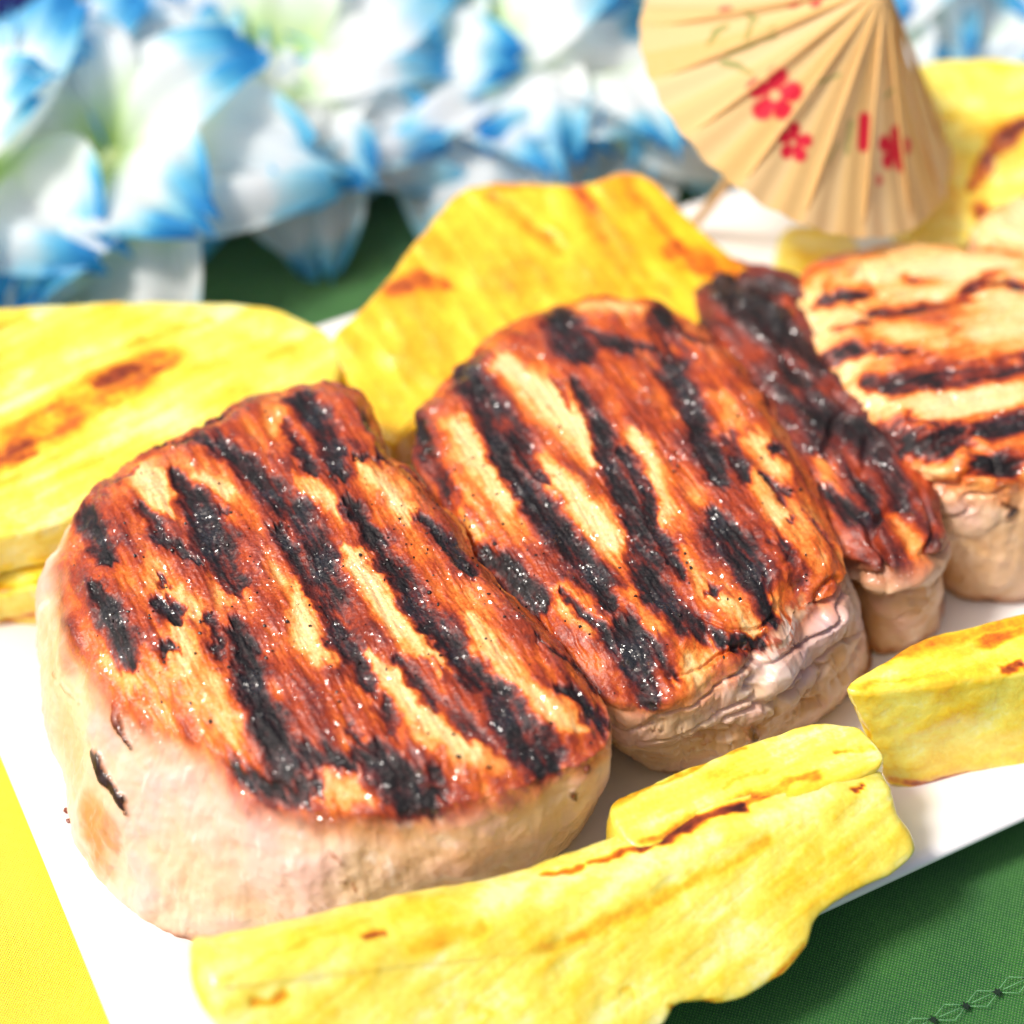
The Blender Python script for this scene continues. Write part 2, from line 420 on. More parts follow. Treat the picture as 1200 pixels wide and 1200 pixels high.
    for q, rad, amp in rag:
        w = np.exp(-(np.linalg.norm(V-pick(q), axis=1)/rad)**2)*sstep(1.15, .95, t)
        Z = V*np.array([.7, .7, 1.7]); rn = fbm(Z, 85, 3, .38, seed=seed+30); rn2 = np.abs(fbm(Z, 120, 2, .4, seed=seed+31))
        d = d+w*amp*(rn*1.5-.7*sstep(.16, .0, rn2)+.2)
    L.V = V+N*d[:, None]
    N2 = L.normals()
    root = thing('pork_chop', label, 'pork chop', 'grilled pork chops in a row on the plate')
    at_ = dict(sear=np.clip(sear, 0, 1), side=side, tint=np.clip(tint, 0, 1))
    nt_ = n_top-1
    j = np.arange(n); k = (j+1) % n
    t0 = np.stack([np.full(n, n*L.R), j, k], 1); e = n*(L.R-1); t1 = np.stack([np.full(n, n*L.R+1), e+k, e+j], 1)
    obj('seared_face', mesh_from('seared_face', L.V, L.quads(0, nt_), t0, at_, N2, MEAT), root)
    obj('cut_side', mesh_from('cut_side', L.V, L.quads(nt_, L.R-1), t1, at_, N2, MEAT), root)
    return root, L, N2, s, t, pick

chop1_T = [(82, 640), (92, 595), (118, 563), (158, 535), (200, 512), (240, 492), (282, 468), (340, 451), (398, 446), (432, 468), (447, 500), (456, 530), (484, 548), (520, 590),
           (560, 648), (612, 708), (662, 758), (702, 802), (717, 845), (703, 878), (662, 898), (600, 922), (530, 940), (450, 948), (385, 948), (335, 938),
           (288, 915), (262, 885), (222, 865), (175, 838), (128, 800), (92, 752), (78, 700)]
chop1_M = [(42, 720), (62, 680), (100, 640), (160, 610), (260, 560), (340, 522), (398, 520), (440, 550), (470, 600), (520, 660), (590, 740), (660, 820), (700, 860),
           (706, 905), (690, 940), (650, 970), (590, 1000), (520, 1024), (430, 1040), (340, 1040), (270, 1020), (190, 980), (110, 930), (72, 870), (50, 800)]
chop1_B = [(84, 890), (80, 960), (98, 1030), (140, 1075), (200, 1102), (310, 1114), (430, 1078), (560, 1046), (650, 1004), (682, 950), (678, 900), (610, 830),
           (540, 740), (460, 670), (400, 640), (300, 660), (200, 710), (120, 790)]
chop1_char = [
    ([(97, 597), (123, 647)], [12, 10], .97), ([(110, 682), (120, 705), (143, 762)], [5, 12, 14], .95),
    ([(205, 550), (233, 593), (253, 633), (280, 684)], [6, 13, 19, 8], 1), ([(260, 593)], 5, .9), ([(190, 703), (203, 714), (214, 730)], [8, 9, 3], .95), ([(198, 760)], 9, 1), ([(193, 680)], 5, .8),
    ([(190, 516), (233, 510), (267, 523), (300, 553), (350, 597), (377, 640), (388, 690), (402, 740), (415, 772)], [4, 8, 9, 11, 14, 15, 13, 13, 10], .88),
    ([(323, 613), (357, 663), (387, 703), (402, 753), (432, 795)], [6, 9, 11, 10, 9], .86),
    ([(347, 460), (373, 487), (390, 520), (397, 553)], [14, 14, 12, 6], .95), ([(333, 490), (350, 520), (370, 553)], [5, 7, 5], .7),
    ([(413, 587), (440, 633), (473, 673), (500, 720), (533, 763), (567, 793), (590, 812), (602, 847), (627, 880), (648, 886)], [6, 9, 13, 13, 11, 12, 13, 20, 23, 14], .95),
    ([(500, 607), (527, 633), (560, 672)], [8, 10, 7], .95), ([(420, 537), (453, 535), (490, 557), (505, 575)], [4, 4, 4, 3], .8),
    ([(247, 717), (260, 765)], [5, 4], .7), ([(273, 727), (290, 767), (300, 813), (323, 860), (334, 897)], [8, 11, 12, 16, 15], .98),
    ([(276, 905), (313, 925), (343, 930), (367, 907)], [9, 12, 11, 9], .86), ([(350, 880), (393, 888), (427, 886), (453, 900)], [8, 10, 9, 11], .9),
    ([(447, 890), (473, 918), (489, 936), (507, 926)], [12, 22, 18, 10], .98), ([(507, 903)], 8, .9),
    ([(447, 820), (463, 853)], [9, 8], .66), ([(473, 777), (500, 810), (547, 847), (573, 867)], [6, 9, 10, 9], .68),
    ([(657, 803), (693, 830), (712, 845)], [7, 9, 8], .85), ([(640, 750), (687, 782), (706, 812)], [5, 8, 7], .72),
    ([(238, 492), (260, 486), (280, 473)], [7, 6, 6], .9), ([(395, 448), (415, 455)], [6, 5], .85), ([(432, 485), (440, 505)], [6, 5], .68),
    ([(165, 590), (190, 630), (225, 650)], [5, 6, 5], .66), ([(410, 850), (440, 880)], [5, 5], .7), ([(140, 560), (160, 545)], [7, 5], .6)]
chop1_pale = [
    ([(163, 545), (178, 562), (192, 592)], [12, 15, 8], 1), ([(233, 552), (268, 574)], [7, 6], .9), ([(207, 740), (220, 778)], [13, 15], 1), ([(208, 687), (224, 712)], [8, 9], .8),
    ([(413, 650), (447, 703), (487, 750), (519, 779)], [9, 13, 10, 5], 1), ([(433, 552), (477, 597)], [11, 8], .95), ([(345, 690), (360, 737), (380, 772)], [6, 12, 9], .9),
    ([(355, 566), (395, 590)], [8, 8], .8), ([(440, 770), (470, 807), (513, 847), (557, 873)], [6, 12, 19, 12], 1),
    ([(547, 718), (587, 780), (627, 820), (684, 853)], [6, 13, 15, 8], .88), ([(227, 787), (267, 845)], [15, 18], .72), ([(175, 660), (185, 690)], [7, 7], .5),
    ([(520, 590), (545, 625)], [4, 5], .6), ([(320, 470), (335, 480)], [8, 6], .4), ([(560, 890), (620, 905)], [8, 7], .5), ([(380, 930), (420, 925), (460, 940)], [9, 11, 6], .7), ([(150, 800), (120, 770)], [9, 8], .6)]
chop1_side = [([(133, 830), (140, 852), (150, 872)], [6, 6, 3], 1), ([(108, 885), (117, 905), (135, 930), (146, 952)], [7, 8, 6, 3], 1),
              ([(122, 965), (128, 985)], [15, 12], .42), ([(56, 790), (88, 820)], [2, 2], .5), ([(425, 1062), (438, 1068)], [5, 4], .75),
              ([(384, 990), (405, 1030), (425, 1062)], [2.2, 2.5, 2.5], .42), ([(700, 850), (690, 880)], [14, 12], .55), ([(672, 930), (676, 936)], [5, 4], .9),
              ([(78, 1010), (120, 1055), (170, 1088)], [4, 4, 4], .8), ([(560, 930), (600, 945)], [10, 8], .4), ([(690, 838), (706, 852)], [7, 6], .8)]
chop1, L1, N1, s1, t1, pick1 = pork_chop('thick grilled pork chop with a broad pale cut side, next to the yellow napkin', chop1_T, chop1_M, chop1_B, .0440, .0270, .0075,
    chop1_char, chop1_pale, chop1_side, seed=3, paint=[
    ((240, 196, 186), [([(230, 930), (300, 985), (330, 1050)], [45, 60, 40], .7)]), ((212, 160, 110), [([(470, 1000), (560, 985), (640, 950)], [35, 40, 35], .65)]),
    ((206, 138, 66), [([(100, 950), (112, 1005)], [18, 22], .85)]), ((244, 220, 170), [([(75, 740), (90, 860)], [25, 25], .7)]), ((252, 238, 224), [([(474, 962), (482, 968)], [8, 6], .9), ([(440, 1008), (452, 1016)], [7, 5], .8), ([(345, 1000), (330, 1030)], [3, 3], .9), ([(350, 965), (346, 1000)], [3, 3], .7), ([(520, 985), (530, 990)], [8, 6], .5)]),
    ((150, 84, 46), [([(384, 985), (402, 1030), (428, 1064)], [1.8, 2, 2.4], .8), ([(110, 1044), (150, 1080), (215, 1103)], [3, 4, 4], .8), ([(600, 1000), (618, 975)], [1.6, 1.6], .5), ([(430, 985), (450, 1035)], [1.5, 1.5], .5), ([(325, 1040), (348, 1012)], [1.6, 1.6], .5)])])

chop2_T = [(486, 500), (508, 458), (545, 420), (582, 384), (640, 360), (700, 346), (762, 350), (802, 370), (842, 396), (882, 440), (912, 482), (942, 540), (967, 600), (990, 655), (984, 690),
           (944, 708), (922, 742), (882, 762), (842, 782), (795, 812), (745, 822), (700, 812), (650, 775), (600, 722), (550, 655), (510, 595), (490, 545)]
chop2_M = [(515, 560), (560, 490), (620, 440), (700, 420), (780, 430), (850, 470), (910, 540), (960, 620), (1000, 690), (1008, 735), (985, 775), (940, 805), (880, 845), (820, 862), (760, 868), (712, 850),
           (660, 805), (600, 735), (550, 660)]
chop2_B = [(735, 878), (770, 904), (845, 893), (920, 862), (985, 822), (1022, 775), (990, 700), (930, 600), (850, 540), (760, 500), (680, 500), (600, 560), (580, 640), (640, 760), (690, 830)]
chop2_char = [
    ([(540, 430), (567, 470), (583, 530), (613, 570), (647, 603), (677, 647), (713, 702)], [13, 16, 10, 11, 14, 13, 7], .97), ([(585, 475), (610, 517), (637, 557)], [10, 12, 8], .7),
    ([(653, 362), (667, 397), (687, 413)], [14, 20, 12], .97), ([(693, 383), (713, 397), (747, 403), (770, 397)], [7, 9, 9, 8], .93),
    ([(776, 366), (787, 407), (794, 442), (812, 480), (830, 523), (842, 560)], [12, 15, 14, 11, 12, 8], .97), ([(778, 362), (807, 385), (832, 396)], [7, 9, 7], .84),
    ([(673, 448), (687, 478)], [8, 7], .72), ([(700, 487), (713, 543), (737, 592)], [9, 10, 9], .86), ([(733, 530), (757, 577), (762, 602)], [8, 10, 9], .86),
    ([(742, 600), (752, 643), (768, 690), (813, 727), (853, 752), (900, 755)], [11, 13, 14, 12, 9, 5], .92), ([(765, 612), (795, 665)], [9, 6], .82),
    ([(837, 597), (867, 637), (887, 680), (907, 724)], [8, 18, 15, 8], .99), ([(853, 510), (873, 557)], [6, 6], .66), ([(910, 527)], 8, 1), ([(896, 558), (917, 574)], [4, 8], .95), ([(922, 598)], 5, .85),
    ([(490, 495), (497, 530), (523, 577)], [5, 10, 9], .78), ([(567, 647), (600, 672), (632, 706)], [9, 14, 14], .97), ([(733, 730), (743, 777), (760, 815)], [13, 14, 11], .93),
    ([(760, 747), (792, 795)], [6, 6], .7), ([(913, 630), (943, 685)], [8, 8], .64), ([(950, 597), (975, 633)], [4, 5], .7), ([(838, 689)], 6, .9), ([(655, 690), (700, 730), (720, 760)], [5, 7, 6], .66),
    ([(885, 450), (905, 480)], [4, 4], .7), ([(665, 470), (650, 440)], [3, 3], .5)]
chop2_pale = [
    ([(590, 425), (647, 463), (687, 507), (694, 540)], [12, 17, 12, 6], 1), ([(535, 492), (560, 537), (595, 586)], [11, 13, 8], .95), ([(627, 530), (673, 580), (714, 626)], [6, 14, 14], 1),
    ([(747, 508), (767, 557), (778, 614)], [8, 11, 5], .92), ([(683, 355), (752, 360)], [11, 13], .85), ([(888, 516), (908, 545)], [12, 11], .9), ([(885, 560), (912, 600)], [9, 9], .8),
    ([(655, 690), (690, 726)], [11, 12], .95), ([(850, 702), (888, 742)], [7, 8], .9), ([(905, 690), (915, 705)], [12, 9], .7), ([(840, 460), (867, 492)], [9, 10], .55), ([(735, 690), (770, 735)], [9, 9], .7),
    ([(540, 600), (555, 625)], [5, 5], .7), ([(880, 425), (895, 440)], [7, 7], .4), ([(800, 640), (825, 690)], [6, 7], .4), ([(800, 780), (850, 765)], [8, 7], .5)]
chop2_side = [([(878, 858), (884, 864)], [7, 6], .85), ([(720, 840), (830, 870)], [2, 2], .3), ([(760, 890), (850, 868)], [2.5, 2.5], .35)]
chop2, L2, N2_, s2, t2, pick2 = pork_chop('grilled pork chop with a torn ragged corner, second along from the yellow napkin', chop2_T, chop2_M, chop2_B, .0400, .0250, .0075,
    chop2_char, chop2_pale, chop2_side, seed=21, side_tone=.10, cracks=.5,
    rag=[((965, 750), .013, .0024), ((880, 815), .012, .0015), ((780, 850), .012, .0008)], bare=[([(945, 715), (928, 745), (890, 778), (850, 800)], [11, 12, 10, 8], 1)],
    paint=[((226, 190, 190), [([(985, 700), (960, 760), (930, 790)], [22, 25, 18], .8)]), ((250, 226, 212), [([(935, 735), (900, 785), (850, 810)], [12, 13, 10], .9)]), ((204, 150, 96), [([(740, 850), (850, 870), (950, 820)], [14, 14, 12], .55)])])

chop3_T = [(815, 325), (846, 302), (905, 312), (958, 345), (990, 410), (1030, 455), (1085, 515), (1102, 590), (1100, 640), (1064, 658), (1022, 662), (985, 645), (950, 600), (910, 530), (865, 460), (828, 390)]
chop3_M = [(850, 370), (880, 360), (930, 410), (980, 480), (1040, 560), (1098, 650), (1104, 685), (1075, 702), (1020, 690), (985, 640), (930, 550), (870, 440)]
chop3_B = [(870, 440), (900, 430), (960, 500), (1030, 590), (1100, 680), (1098, 735), (1050, 765), (1015, 758), (985, 700), (930, 600), (890, 520)]
chop3_char = [([(848, 318), (858, 345)], [16, 14], .95), ([(880, 365), (920, 392)], [16, 16], .9), ([(945, 470), (965, 490)], [14, 16], .85), ([(968, 570), (1000, 602)], [8, 9], .92), ([(1008, 555), (1032, 605)], [6, 6], .85),
              ([(930, 430), (945, 445)], [12, 10], .8), ([(1040, 545), (1060, 580)], [8, 8], .6), ([(870, 330), (905, 345)], [12, 12], .7), ([(945, 400), (960, 425)], [14, 14], .8), ([(1000, 500), (1030, 530)], [14, 14], .75)]
chop3_pale = [([(965, 545), (975, 570)], [10, 9], .8), ([(1060, 620), (1075, 635)], [12, 9], .55), ([(905, 345), (920, 360)], [7, 7], .5)]
pork_chop('narrow reddish grilled pork chop wedged between two larger chops', chop3_T, chop3_M, chop3_B, .0345, .0230, .0075, chop3_char, chop3_pale, (), 500, 90, 60, dome=.0015, edge=.0022, seed=41, side_tone=.2, cracks=.3, base=.55, rag=[((1050, 640), .013, .0035), ((960, 500), .012, .002), ((890, 350), .012, .002)])

chop4_T = [(938, 350), (955, 312), (1000, 294), (1060, 285), (1140, 290), (1230, 306), (1320, 350), (1350, 430), (1330, 510), (1260, 548), (1180, 560), (1110, 558), (1065, 530), (1010, 480), (965, 420)]
chop4_M = [(975, 420), (1010, 370), (1100, 350), (1230, 370), (1340, 420), (1375, 520), (1340, 600), (1240, 640), (1160, 645), (1105, 630), (1060, 580), (1010, 500)]
chop4_B = [(1000, 500), (1060, 430), (1200, 430), (1330, 500), (1350, 620), (1280, 690), (1200, 704), (1140, 706), (1108, 690), (1070, 640)]
chop4_char = [([(965, 350), (980, 345), (1007, 342)], [8, 8, 6], .9), ([(1070, 322)], 8, .85), ([(1025, 363), (1075, 358), (1125, 346), (1155, 322), (1200, 335)], [6, 7, 6, 7, 6], .84),
              ([(1020, 445), (1055, 447), (1095, 440), (1125, 435), (1162, 430), (1215, 420), (1300, 410)], [12, 14, 14, 15, 12, 13, 12], .95), ([(940, 415), (995, 410)], [10, 9], .85),
              ([(975, 382), (1012, 378)], [4, 4], .65), ([(1157, 502), (1200, 488), (1280, 480)], [13, 15, 13], .95), ([(1000, 500), (1040, 512), (1100, 522), (1125, 502)], [10, 13, 13, 10], .88),
              ([(1150, 540), (1184, 546)], [8, 12], .95), ([(970, 455), (980, 470)], [9, 9], .85), ([(1060, 490), (1100, 495)], [5, 5], .6), ([(1020, 405), (1060, 410)], [5, 5], .55)]
chop4_pale = [([(1010, 315), (1060, 305), (1125, 308)], [14, 18, 16], 1), ([(1150, 388), (1220, 370)], [20, 24], 1), ([(1000, 370), (1010, 372)], [10, 10], .9), ([(1045, 388), (1100, 398)], [12, 14], .85),
              ([(1000, 462), (1060, 470), (1120, 470), (1190, 462)], [11, 14, 15, 14], .85), ([(945, 350), (945, 370)], [14, 10], .9), ([(960, 395), (1000, 395)], [7, 7], .6), ([(1180, 345), (1280, 350)], [10, 14], .7)]
pork_chop('pork chop with cross-running black grill bars beside the paper parasol', chop4_T, chop4_M, chop4_B, .0385, .0230, .0075, chop4_char, chop4_pale,
    [([(1182, 590), (1186, 604)], [4, 5], .9)], 700, 150, 70, seed=61, side_tone=.15, base=.17, edge=.0025, rag=[((1100, 560), .012, .0022), ((960, 340), .012, .002)], streak=np.array([.97, .24, 0]))
chop5_T = [(1138, 272), (1170, 243), (1240, 226), (1330, 240), (1390, 290), (1350, 330), (1262, 318), (1190, 302)]
chop5_M = [(1150, 318), (1180, 285), (1260, 270), (1360, 290), (1400, 340), (1360, 380), (1260, 362), (1190, 345)]
chop5_B = [(1160, 360), (1190, 340), (1280, 330), (1370, 350), (1380, 390), (1340, 420), (1260, 415), (1190, 390)]
pork_chop('pale pork chop ending the row, touching the pineapple with a curved mark', chop5_T, chop5_M, chop5_B, .0380, .0250, .0075,
    [([(1150, 300), (1180, 308), (1230, 320)], [5, 6, 6], .9), ([(1230, 262), (1300, 270)], [7, 7], .8)], [([(1160, 270), (1200, 280)], [14, 18], 1), ([(1220, 245), (1300, 250)], [8, 8], .8)], (), 320, 60, 40, seed=81, base=.12)

# cracked pepper and char crumbs lying on the two near chops
def crumbs(root, L, N, s, t, count, seed, mat):
    rs = np.random.RandomState(seed); top = np.where((s < .99) & (s > .12) & (t == 0))[0]
    w = s[top]; pick = rs.choice(top, count, p=w/w.sum()); bm = bmesh.new()
    for i in pick:
        r = 10**rs.uniform(-3.95, -3.45)
        o = bmesh.ops.create_icosphere(bm, subdivisions=1, radius=r)
        q = rs.uniform(.55, 1.35, 3)
        for v in o['verts']:
            v.co = Vector(v.co[k]*q[k]*rs.uniform(.8, 1.2) for k in range(3))+Vector(L.V[i]+N[i]*r*.3)
    me = bpy.data.meshes.new('pepper_crumbs'); bm.to_mesh(me); bm.free(); me.materials.append(mat)
    obj('pepper_crumbs', me, root, kind='stuff')
def bits(root, pick, pts, mat, seed=3):
    rs = np.random.RandomState(seed); bm = bmesh.new()
    for x, y in pts:
        r = rs.uniform(.0004, .0008); o = bmesh.ops.create_icosphere(bm, subdivisions=1, radius=r); p = pick((x, y)); q = rs.uniform(.6, 1.5, 3)
        for v in o['verts']: v.co = Vector(v.co[k]*q[k]*rs.uniform(.75, 1.25) for k in range(3))+Vector(p)
    me = bpy.data.meshes.new('charred_bits'); bm.to_mesh(me); bm.free(); me.materials.append(mat); obj('charred_bits', me, root, kind='stuff')
CRUMB = simple('charred_crumb', srgb(34, 22, 18), .35).m
crumbs(chop1, L1, N1, s1, t1, 260, 5, CRUMB); crumbs(chop2, L2, N2_, s2, t2, 200, 6, CRUMB)
bits(chop1, pick1, [(76, 950), (78, 962), (79, 978), (84, 1000), (102, 1038), (112, 1048), (150, 1082), (204, 1104), (690, 900), (672, 934)], simple('brown_crumb', srgb(120, 52, 22), .4).m)

# ------------------------------------------------------------------ pineapple
def pineapple(name, label, T3, ext, marks=(), r=.0022, n_ang=500, n_top=110, seed=0, base=.10, fibre_dir=(1, 0, 0), lump=.0007, taper=0., group='grilled pineapple slices around the pork'):
    T3 = np.array(T3); ext = np.array(ext, float); Tr = catmull(T3, n_ang); c = Tr.mean(0)
    tn = np.roll(Tr, -1, 0)-np.roll(Tr, 1, 0); e = ext/np.linalg.norm(ext)
    out = np.cross(tn, e); out /= np.maximum(np.linalg.norm(out, axis=1), 1e-12)[:, None]
    if ((out*(Tr-c)).sum(1)).mean() < 0: out = -out
    for _ in range(40): out = (np.roll(out, 1, 0)+out*2+np.roll(out, -1, 0))/4
    out /= np.linalg.norm(out, axis=1)[:, None]
    th = np.linalg.norm(ext)
    fnm = np.cross(Tr-c, np.roll(Tr, -1, 0)-c).sum(0); fnm /= np.linalg.norm(fnm)
    inn = np.cross(tn, fnm); inn /= np.maximum(np.linalg.norm(inn, axis=1), 1e-12)[:, None]
    if ((inn*(Tr-c)).sum(1)).mean() < 0: inn = -inn
    for _ in range(40): inn = (np.roll(inn, 1, 0)+inn*2+np.roll(inn, -1, 0))/4
    Ti = Tr-inn*r
    rings = [c+(Ti-c)*s for s in np.linspace(0, 1, n_top+1)[1:]]; sv = [0.]*n_top
    for a in np.linspace(0, 1, 9)[1:]:
        rings.append((1-a)**2*Ti+2*a*(1-a)*Tr+a*a*(Tr+e*r)); sv.append(a/2)
    ns = 46
    for t in np.linspace(0, 1, ns+1)[1:]:
        rings.append(Tr+out*r*.2*math.sin(t*math.pi)-out*taper*t+e*(r+(th-2*r)*t)); sv.append(.5+t)
    for a in np.linspace(0, math.pi/2, 7)[1:]:
        rings.append(Tr+out*(r*(math.cos(a)-1)-taper)+e*(th-r+r*math.sin(a))); sv.append(1.6)
    last = rings[-1]; lc = last.mean(0)
    for k in (.8, .4, .05): rings.append(lc+(last-lc)*k); sv.append(1.8)
    if np.dot(np.cross(rings[20]-rings[19], np.roll(rings[20], -1, 0)-rings[20]).mean(0), -e) < 0:
        rings = [q[::-1] for q in rings]
    L = Loft(rings, c, lc); N = L.normals(); V = L.V; n = L.n
    s = np.r_[np.repeat(sv, n), 0, 1.8]; pick = Picker(V, N)
    fd = np.array(fibre_dir, float); fd -= fd@e*e; fd /= np.linalg.norm(fd); fp = np.cross(e, fd)
    Q = np.stack([V@fd*.12, V@fp, V@e*.5], 1)
    fib = fbm(Q, 300, 4, .55, seed=seed+1); big = fbm(V, 70, 3, seed=seed+2); mid = fbm(V, 190, 3, seed=seed+3); fine = fbm(V, 700, 3, seed=seed+4)
    warp = np.stack([fbm(V, 220, 3, seed=seed+5), fbm(V, 220, 3, seed=seed+6), 0*mid], 1)*.0014
    F = stroke_field(V, pick, marks, warp, .7) if len(marks) else 0*mid
    sear = base+.13*big+.05*mid+.13*fib+.03*fine
    F = np.clip(F*(1+.35*fib+.3*mid+.2*fine), 0, 1); sear = np.maximum(np.clip(sear, 0, 1), 0)*(1-sstep(.1, .6, F))+F*(.25+.75*sstep(.1, .6, F))
    d = .0006*big+lump*.35*mid+.00010*fib+.00005*fine-.0004*F
    L.V = V+N*d[:, None]; N2 = L.normals()
    j = np.arange(n); k = (j+1) % n; b = n*(L.R-1)
    t0 = np.stack([np.full(n, n*L.R), j, k], 1); t1 = np.stack([np.full(n, n*L.R+1), b+k, b+j], 1)
    at_ = dict(sear=sear, fibre=np.clip(.5+.5*fib, 0, 1)); cut = n_top+3
    root = thing(name, label, 'pineapple', group)
    obj('flat_face', mesh_from('flat_face', L.V, L.quads(0, cut), t0, at_, N2, FRUIT), root)
    obj('cut_edge', mesh_from('cut_edge', L.V, L.quads(cut, L.R-1), t1, at_, N2, FRUIT), root)
    return root

px = lambda pts, z: [at(x, y, z) for x, y in pts]
# front slice leaning over the plate's long rim
fn = np.array([-ey[0]*.62, -ey[1]*.62, .785]); p0 = at(640, 1060, .032)
P1 = [(247, 1150), (285, 1138), (330, 1128), (430, 1104), (520, 1086), (640, 1058), (760, 1015), (860, 972), (950, 936), (1000, 922), (1044, 922), (1058, 955), (1077, 1000), (1048, 1030), (1000, 1052), (962, 1080), (948, 1118),
      (908, 1158), (850, 1180), (800, 1180), (775, 1212), (700, 1232), (600, 1242), (480, 1250), (350, 1250), (262, 1220)]
pineapple('pineapple_slice', 'long pale pineapple slice overhanging the plate rim above the green cloth', [at_plane(x, y, p0, fn) for x, y in P1], ey*.0105-np.array([0, 0, .0035]),
    [([(750, 985), (800, 965), (870, 940)], [9, 9, 6], .85), ([(690, 1010), (750, 985)], [4, 5], .6), ([(870, 940), (960, 905), (1010, 892)], [5, 5, 4], .5), ([(480, 1112), (560, 1085)], [12, 9], .36),
     ([(640, 1022), (680, 1012)], [5, 5], .62), ([(640, 1110), (720, 1080), (800, 1040), (900, 985)], [7, 8, 9, 7], .34), ([(250, 1150), (330, 1115), (430, 1078)], [3, 3, 3], .3), ([(430, 1098), (452, 1094)], [4, 4], .9),
     ([(300, 1175), (340, 1165)], [6, 6], .5), ([(740, 1165), (745, 1170)], [6, 5], .4), ([(560, 1180), (580, 1185)], [6, 6], .3), ([(1000, 920), (1008, 915)], [3, 3], .8), ([(790, 1180), (850, 1178)], [5, 5], .45), ([(905, 1155), (950, 1115)], [5, 5], .5)],
    r=.0024, n_ang=900, n_top=150, seed=5, fibre_dir=ex+np.array([0, 0, .25]), lump=.0006)
pineapple('pineapple_wedge', 'short pineapple wedge tucked between the torn chop and the long overhanging slice', px([(716, 944), (752, 922), (800, 899), (870, 873), (940, 848), (985, 846), (1014, 855), (1036, 893), (960, 928), (850, 968), (765, 992), (732, 984)], .0300), (0, 0, -.0215),
    [([(720, 938), (800, 900), (870, 874)], [5, 4, 4], .45), ([(760, 985), (860, 940), (960, 905)], [6, 7, 6], .5), ([(980, 875), (1020, 872)], [3, 3], .4), ([(850, 920), (900, 900)], [3, 3], .3)],
    r=.0012, seed=15, fibre_dir=ex, lump=.0004, base=.14)
pineapple('pineapple_wedge', 'thick pineapple wedge with a browned top standing alone near the plate rim', px([(990, 802), (1040, 768), (1100, 740), (1200, 716), (1290, 700), (1330, 740), (1260, 776), (1180, 790), (1090, 802), (1020, 812)], .0310), at(1065, 925, .0078)-at(1015, 812, .0310),
    [([(1040, 770), (1110, 745), (1200, 722)], [8, 9, 9], .42), ([(1150, 750), (1200, 735)], [8, 9], .5), ([(1175, 782), (1200, 778)], [5, 6], .85), ([(990, 805), (1100, 785)], [4, 4], .35), ([(1045, 915), (1090, 922), (1180, 905)], [6, 6, 5], .62), ([(998, 830), (1005, 870), (1030, 900)], [4, 4, 4], .4),
     ([(1185, 890), (1195, 890)], [7, 7], .35)],
    r=.0014, seed=25, fibre_dir=ex, lump=.0004, base=.2)
pineapple('pineapple_slice', 'large pineapple slice with one brown grill stripe, topmost of a stack of two', px([(-90, 372), (0, 359), (120, 353), (240, 351), (330, 362), (388, 394), (398, 440), (350, 480), (270, 515), (200, 545), (140, 580), (70, 612), (0, 630), (-90, 640)], .0290), (0, 0, -.0102),
    [([(-30, 552), (40, 505), (100, 470), (150, 440), (195, 420)], [24, 30, 25, 34, 22], .54), ([(120, 448), (150, 432), (185, 428)], [13, 19, 12], .76), ([(-10, 530), (40, 512)], [10, 9], .66), ([(60, 490), (90, 478)], [8, 8], .6), ([(0, 535), (45, 530)], [8, 6], .6), ([(0, 380), (30, 372)], [12, 10], .45), ([(150, 405), (200, 385), (245, 372)], [5, 6, 4], .4),
     ([(300, 400), (350, 410)], [18, 16], .28), ([(0, 700), (40, 740)], [10, 10], .4), ([(-40, 460), (30, 440), (70, 420)], [8, 7, 5], .26)],
    r=.0016, seed=35, fibre_dir=(.8, .6, 0), n_ang=600, base=.13)
pineapple('pineapple_slice', 'pineapple slice lying on the plate, the lower one of a stack of two', px([(-100, 430), (0, 415), (120, 410), (240, 405), (330, 420), (380, 450), (330, 500), (250, 550), (170, 600), (100, 655), (60, 684), (0, 696), (-100, 700)], .0186), (0, 0, -.0110),
    [([(0, 735), (60, 715)], [7, 6], .5), ([(-40, 690), (40, 685), (80, 665)], [5, 5, 5], .4)], r=.0018, seed=37, fibre_dir=(.7, -.6, 0), n_ang=400, n_top=60, base=.12)
p5 = at(640, 400, .030); n5 = np.array([0., -.22, 1.]); n5 /= np.linalg.norm(n5)
pineapple('pineapple_slice', 'six-sided golden pineapple slice propped between the two-slice stack and the paper parasol',
    [at_plane(x, y, p5, n5) for x, y in ((390, 398), (420, 362), (455, 320), (495, 270), (528, 230), (560, 213), (625, 212), (690, 211), (735, 199), (770, 212), (800, 242), (852, 293), (905, 336), (870, 385), (780, 415), (650, 430), (560, 460), (490, 500), (455, 520), (412, 460))], -n5*.0135,
    [([(460, 335), (490, 325), (520, 330)], [17, 19, 13], .66), ([(575, 225), (610, 255), (660, 290)], [8, 9, 8], .52), ([(680, 215), (690, 240), (705, 275)], [11, 14, 11], .54), ([(730, 205), (760, 250), (800, 300)], [11, 12, 12], .5), ([(790, 290), (830, 310), (860, 320)], [18, 22, 20], .66),
     ([(480, 430), (530, 400)], [12, 12], .3), ([(560, 340), (640, 320), (720, 330)], [16, 18, 16], .33), ([(720, 300), (780, 340)], [14, 14], .36), ([(550, 215), (640, 214)], [4, 4], .4)],
    r=.0018, seed=45, fibre_dir=(-.5, .9, 0), base=.32)
p6 = at(1150, 200, .034); n6 = np.array([-.1, -.45, .9]); n6 /= np.linalg.norm(n6)
